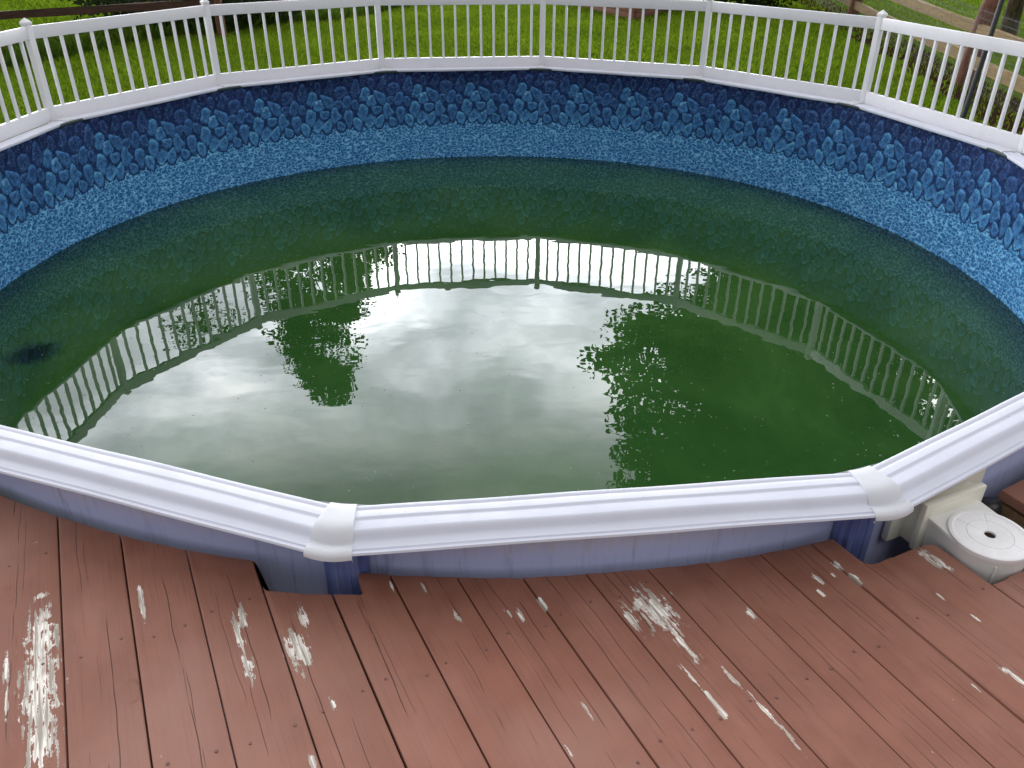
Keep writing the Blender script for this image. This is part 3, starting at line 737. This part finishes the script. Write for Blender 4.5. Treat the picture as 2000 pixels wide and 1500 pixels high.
def ranch_fence(PTS, z_rails, thick, mr, mp, label, post_r, mesh_wire):
    f = empty('split_rail_fence', (PTS[0][0], PTS[0][1], GROUND), label=label, cat='fence')
    for x, y in PTS: polypost((x, y, GROUND), GROUND+1.38, post_r, mp, f, (.12 if mesh_wire else 0, 0))
    for (x0, y0), (x1, y1) in zip(PTS, PTS[1:]):
        for z, z2 in z_rails:
            polyrail('rail', (x0, y0, z+random.uniform(-.02, .02)), (x1, y1, z2+random.uniform(-.02, .02)), .07, thick, mr, f)
    if mesh_wire:
        V, F = [], []
        for (x0, y0), (x1, y1) in zip(PTS, PTS[1:]):
            A, B = Vector((x0, y0, 0)), Vector((x1, y1, 0)); L = (B-A).length; ax = (B-A)/L; off = Vector((-ax.y, ax.x, 0))
            if off.dot(Vector((0, -1, 0))) < 0 and off.x > 0: off = -off
            if off.x > 0: off = -off
            off *= .062
            for k in range(int(L/.052)):
                p = A+ax*(k*.052)+off; b0 = len(V); w_ = ax*.0028
                V += [p-w_+Vector((0, 0, GROUND)), p+w_+Vector((0, 0, GROUND)), p+w_+Vector((0, 0, GROUND+1.25)), p-w_+Vector((0, 0, GROUND+1.25))]; F.append((b0, b0+1, b0+2, b0+3))
            for k in range(11):
                z = GROUND+.06+k*.115; b0 = len(V); A_, B_ = A+off*1.02, B+off*1.02
                V += [Vector((A_.x, A_.y, z-.0025)), Vector((B_.x, B_.y, z-.0025)), Vector((B_.x, B_.y, z+.0025)), Vector((A_.x, A_.y, z+.0025))]; F.append((b0, b0+1, b0+2, b0+3))
        o = mesh('wire_mesh', V, F, M_WIRE, f); o['kind'] = 'stuff'
    return f
zr = [(-.90, -.90), (-.42, -.42)]
dA = Vector((7.852-8.836, 15.092-23.436, 0))
P_B, P_A = Vector((7.852, 15.092, 0)), Vector((8.836, 23.436, 0))
ranch_fence([(8.836-dA.x, 23.436-dA.y), (8.836, 23.436), (7.852, 15.092), (7.852+dA.x, 15.092+dA.y)], zr, .185, M_PINE, M_POST, 'pine split-rail fence with wire mesh along the side of the yard', .15, True)
ranch_fence([(-12.5, 14.6), (-10.41, 17.8), (-6.643, 20.18), (-2.9, 22.6)][0:3], [(-.625, -.60), (-.24, -.22)], .15, M_DARKR, M_POST, 'dark brown rail fence at the unmown end of the yard', .10, False)

V, F = [], []
dS = Vector((8.836-7.852, 23.436-15.092, 0)).normalized(); nS = Vector((-dS.y, dS.x, 0)); n = 60
for i in range(n):
    q = Vector((7.852, 15.092, GROUND+.004))+dS*(-9+24*i/(n-1))
    V += [q-nS*.5, q+nS*(.62+.22*math.sin(i*1.3)+random.uniform(-.16, .16))]
for i in range(n-1): F.append((2*i, 2*i+2, 2*i+3, 2*i+1))
tag(mesh('mulch_path', V, F, M_SOIL), kind='structure')
# timber raised bed
bed = empty('raised_garden_bed', (3.10, 23.11, GROUND), label='low red-brown timber raised bed with its corner towards the pool', cat='garden bed')
c0 = Vector((3.10, 23.11, 0)); dL = (Vector((1.35, 27.4, 0))-c0).normalized(); dR = (Vector((4.96, 26.33, 0))-c0).normalized()
for dv, L in ((dL, 4.6), (dR, 3.6)):
    nrm = Vector((0, 0, 1)).cross(dv)
    inn = nrm if nrm.dot((dL+dR)) > 0 else -nrm
    for z in (GROUND+.10, GROUND+.305):
        q = c0+dv*(L/2)+inn*.02
        box('board', (q.x, q.y, z), (L, .04, .195), M_BEDB, bed, dv, .006)
box('corner_post', (c0.x+.02, c0.y+.12, GROUND+.21), (.09, .09, .42), M_BEDB, bed, dL)
q = c0+dL*2+dR*1.5
mesh('soil', [c0+dL*.1+dR*.1+Vector((0, 0, GROUND+.33)), c0+dR*3.5+dL*.1+Vector((0, 0, GROUND+.33)), c0+dR*3.5+dL*4.4+Vector((0, 0, GROUND+.33)), c0+dL*4.4+dR*.1+Vector((0, 0, GROUND+.33))], [(0, 1, 2, 3)], M_SOIL, bed)

# dark iron pole between pool and side fence
pole = empty('garden_pole', (5.99, 11.30, GROUND), label='thin dark metal pole standing in the grass by the side fence', cat='pole')
V, F = [], []
tube(V, F, [(5.99, 11.30, GROUND-.05), (6.10, 11.36, GROUND+1.2), (6.22, 11.45, GROUND+2.6)], [.036, .034, .030], 12)
mesh('shaft', V, F, M_IRON, pole, smooth=True, autosmooth=50)
V, F = [], []
tube(V, F, [(6.22+.22*math.sin(a)*.9, 11.45, GROUND+2.6+.22-.22*math.cos(a)) for a in np.linspace(0, 4.2, 12)], [.016]*12, 8)
mesh('hook', V, F, M_IRON, pole, smooth=True)

# ------------------------------------------------------------------ plants
def leaf_cloud(cent, nrm_jit, size, rng_, flat=.6):
    """leaf-sized quads (two bent triangles) at the given centres"""
    n = len(cent); th = rng_.uniform(0, 2*PI, n); ph = np.arccos(rng_.uniform(-1, 1, n))
    a = np.stack([np.sin(ph)*np.cos(th), np.sin(ph)*np.sin(th), np.cos(ph)*flat], 1); a /= np.linalg.norm(a, axis=1)[:, None]
    r = rng_.normal(size=(n, 3)); bb = np.cross(a, r); bb /= np.linalg.norm(bb, axis=1)[:, None]
    s = size*rng_.uniform(.6, 1.35, n)[:, None]
    V = np.stack([cent-a*s*.5, cent+bb*s*.30, cent+a*s*.5, cent-bb*s*.30], 1).reshape(-1, 3)
    return V
def quads_obj(name, V, tint, m, parent=None):
    n = len(V)//4; me = bpy.data.meshes.new(name)
    me.vertices.add(n*4); me.vertices.foreach_set('co', V.astype(np.float32).ravel())
    me.loops.add(n*4); me.loops.foreach_set('vertex_index', np.arange(n*4, dtype=np.int32))
    me.polygons.add(n); me.polygons.foreach_set('loop_start', np.arange(0, n*4, 4, dtype=np.int32))
    me.update(calc_edges=True); me.materials.append(m)
    a = me.attributes.new('tint', 'FLOAT', 'POINT'); a.data.foreach_set('value', np.repeat(tint, 4).astype(np.float32))
    return link(name, me, parent)
def tree(base, height, z0, prof, nclump, nleaf, clump_r, leaf, trunk_r, label, cat='tree', group=None, seed=1, mleaf=None, squash=1.):
    """prof(s) -> crown radius at height fraction s of the crown (0 bottom, 1 top)"""
    r_ = np.random.default_rng(seed); tr_ = empty('tree', base, label=label, cat=cat, group=group)
    B = Vector(base); V, F = [], []
    bend = r_.normal(0, .12, 3)
    tp = lambda s: Vector((B.x+bend[0]*height*.12*math.sin(s*3), B.y+bend[1]*height*.12*math.sin(s*2.4), B.z+height*.96*s))
    tube(V, F, [tp(s) for s in np.linspace(0, 1, 10)], [trunk_r*(1.25 if s == 0 else 1)*(1-.93*s)+.01 for s in np.linspace(0, 1, 10)], 10)
    C = []
    for i in range(nclump):
        s = r_.beta(1.1, 1.25); R = prof(s); a = r_.uniform(0, 2*PI); q = R*math.sqrt(r_.uniform(.12, 1))*r_.uniform(.75, 1.1)
        ax = tp((z0+(height-z0)*s)/height)
        c = Vector((ax.x+q*math.cos(a), ax.y+q*math.sin(a), B.z+z0+(height-z0)*s+r_.normal(0, .25))); C.append((c, R))
        if i % 2 == 0:
            st = tp(max(.08, (z0+(height-z0)*s-q*.55)/height)); md = st.lerp(c, .55)+Vector((0, 0, .08*q))
            r0 = trunk_r*.28*max(.2, 1-s*.75); tube(V, F, [st, md, c], [r0, r0*.55, r0*.15], 5)
    mesh('trunk', V, F, M_BARK, tr_, smooth=True)
    P, T = [], []
    for c, R in C:
        k = int(nleaf*r_.uniform(.5, 1.4)); cr = clump_r*r_.uniform(.6, 1.35)
        d = r_.normal(size=(k, 3)); d *= (r_.uniform(0, 1, k)**.45/np.linalg.norm(d, axis=1))[:, None]
        P.append(np.array(c)+d*cr*np.array((1, 1, .62*squash))); T.append(np.clip(r_.normal(.45, .2)+r_.normal(0, .15, k), 0, 1))
    P = np.concatenate(P); T = np.concatenate(T)
    quads_obj('crown', leaf_cloud(P, 0, leaf, r_), T, mleaf or M_LEAF, tr_)
    return tr_
# beside the side fence: broad tree that the right of the water mirrors
tree((11.45, 20.6, GROUND), 21.5, 4.2, lambda s: 6.9*(.45+.9*math.sin(PI*min(1, s*.82+.16))**.8*.62), 400, 180, 1.05, .25, .15,
     'broad leafy tree beyond the side fence, mirrored on the right of the water', seed=5)
tree((10.9, 30.6, GROUND), 25.5, 9.5, lambda s: .8+5.6*min(1, s*2.6)*(.45+.62*math.sin(PI*min(1, s*.8+.14))), 430, 190, 1.15, .29, .26,
     'tall rounded tree behind the raised bed, mirrored right of the middle of the water', seed=15)
# conical tree far behind the yard
tree((-8.4, 32.5, GROUND), 17.9, 3.0, lambda s: .5+4.9*(1-s)**.8, 250, 200, .72, .19, .24,
     'tall conical tree at the back, its tip mirrored in the middle of the water', seed=9)
tree((-13.3, 31.5, GROUND), 15.0, 4.0, lambda s: .5+2.7*math.sin(PI*min(1, .12+s*.85)), 110, 60, .9, .18, .2,
     'thin loose-crowned tree to the left of the conical tree', seed=21)

def shrub(base, r, h, n, label, seed):
    r_ = np.random.default_rng(seed); o = empty('shrub', base, label=label, cat='shrub')
    V, F = [], []
    for i in range(9):
        a = r_.uniform(0, 2*PI); tube(V, F, [Vector(base), Vector(base)+Vector((math.cos(a)*r*.35, math.sin(a)*r*.35, h*.45)), Vector(base)+Vector((math.cos(a)*r*.7, math.sin(a)*r*.6, h*.85))], [.03, .02, .006], 5)
    mesh('stem', V, F, M_BARK, o)
    d = r_.normal(size=(n, 3)); d /= np.linalg.norm(d, axis=1)[:, None]; q = r_.uniform(.35, 1, n)**.5
    bump_ = 1+.22*np.sin(d[:, 0]*7+seed)*np.cos(d[:, 1]*6)+.12*np.sin(d[:, 2]*11)
    P = np.array(base)+d*(q*bump_)[:, None]*np.array((r, r*.8, h*.55))+np.array((0, 0, h*.5))
    P[:, 2] = np.maximum(P[:, 2], GROUND+.02)
    quads_obj('foliage', leaf_cloud(P, 0, .13, r_), np.clip(r_.normal(.4, .25, n), 0, 1), M_SHRUB, o)
shrub((-7.9, 22.3, GROUND), 2.6, 1.15, 8000, 'dark low shrub behind the brown rail fence', 3)
shrub((6.9, 26.2, GROUND), 1.7, 1.4, 4600, 'dark shrub between the raised bed and the side fence', 4)

# grass blades where the yard shows through the pickets
def blades(name, n, lo, hi, h, w, m, mask, seed):
    r_ = np.random.default_rng(seed)
    x = r_.uniform(lo[0], hi[0], n); y = r_.uniform(lo[1], hi[1], n); k = mask(x, y, r_); x, y = x[k], y[k]; n = len(x)
    patch = .5+.25*np.sin(x*1.3+2*np.sin(y*.7))+.25*np.sin(y*1.7+1.5*np.sin(x*.9))
    hh_ = h*r_.uniform(.5, 1.3, n)*(.75+.5*patch); th = r_.uniform(0, 2*PI, n)
    dx, dy = np.cos(th)*w/2, np.sin(th)*w/2; lx, ly = r_.normal(0, .4, n)*hh_, r_.normal(0, .4, n)*hh_
    z = np.full(n, GROUND)
    V = np.stack([np.stack([x-dx, y-dy, z], 1), np.stack([x+dx, y+dy, z], 1), np.stack([x+dx*.7+lx*.4, y+dy*.7+ly*.4, z+hh_*.65], 1), np.stack([x+lx, y+ly, z+hh_], 1)], 1).reshape(-1, 3)
    o = quads_obj(name, V, np.clip(patch*.5+r_.normal(.25, .22, n), 0, 1), m); tag(o, kind='stuff'); return o
def line_d(x, y, a, c):
    ax, ay = c[0]-a[0], c[1]-a[1]; L = math.hypot(ax, ay); return ((x-a[0])*-ay+(y-a[1])*ax)/L
wob = lambda x, y: .35*np.sin(x*1.1)+.2*np.sin(x*2.7+1)
def view(x, y): return np.abs(x) < .70*y+1.5
def m_lawn(x, y, r_):
    tall = line_d(x, y, (-9.32, 16.6), (-3.73, 24.74))+wob(x, y) > 0
    inbed = (line_d(x, y, (3.10, 23.11), (1.35, 27.4)) < -.05) & (line_d(x, y, (3.10, 23.11), (4.96, 26.33)) > .05) & (y > 23)
    side = (x > 8.836-(23.436-y)*.118-.7)
    return view(x, y) & ~(tall) & ~inbed & ~(side & (r_.random(len(x)) < .82))
blades('grass', 330000, (-14, 11), (15, 31), .085, .012, M_GRASS, m_lawn, 31)
def m_tall(x, y, r_):
    d = line_d(x, y, (-9.32, 16.6), (-3.73, 24.74))+wob(x, y); return view(x, y) & (d > 0) & (d < 2.2)
blades('tall_grass', 60000, (-16, 11), (0, 34), .30, .016, M_WEED, m_tall, 32)
def m_far(x, y, r_):
    d = line_d(x, y, (-9.32, 16.6), (-3.73, 24.74))+wob(x, y); return view(x, y) & (d > 2.0)
blades('meadow_grass', 60000, (-22, 14), (2, 38), .16, .018, M_GRASS, m_far, 33)
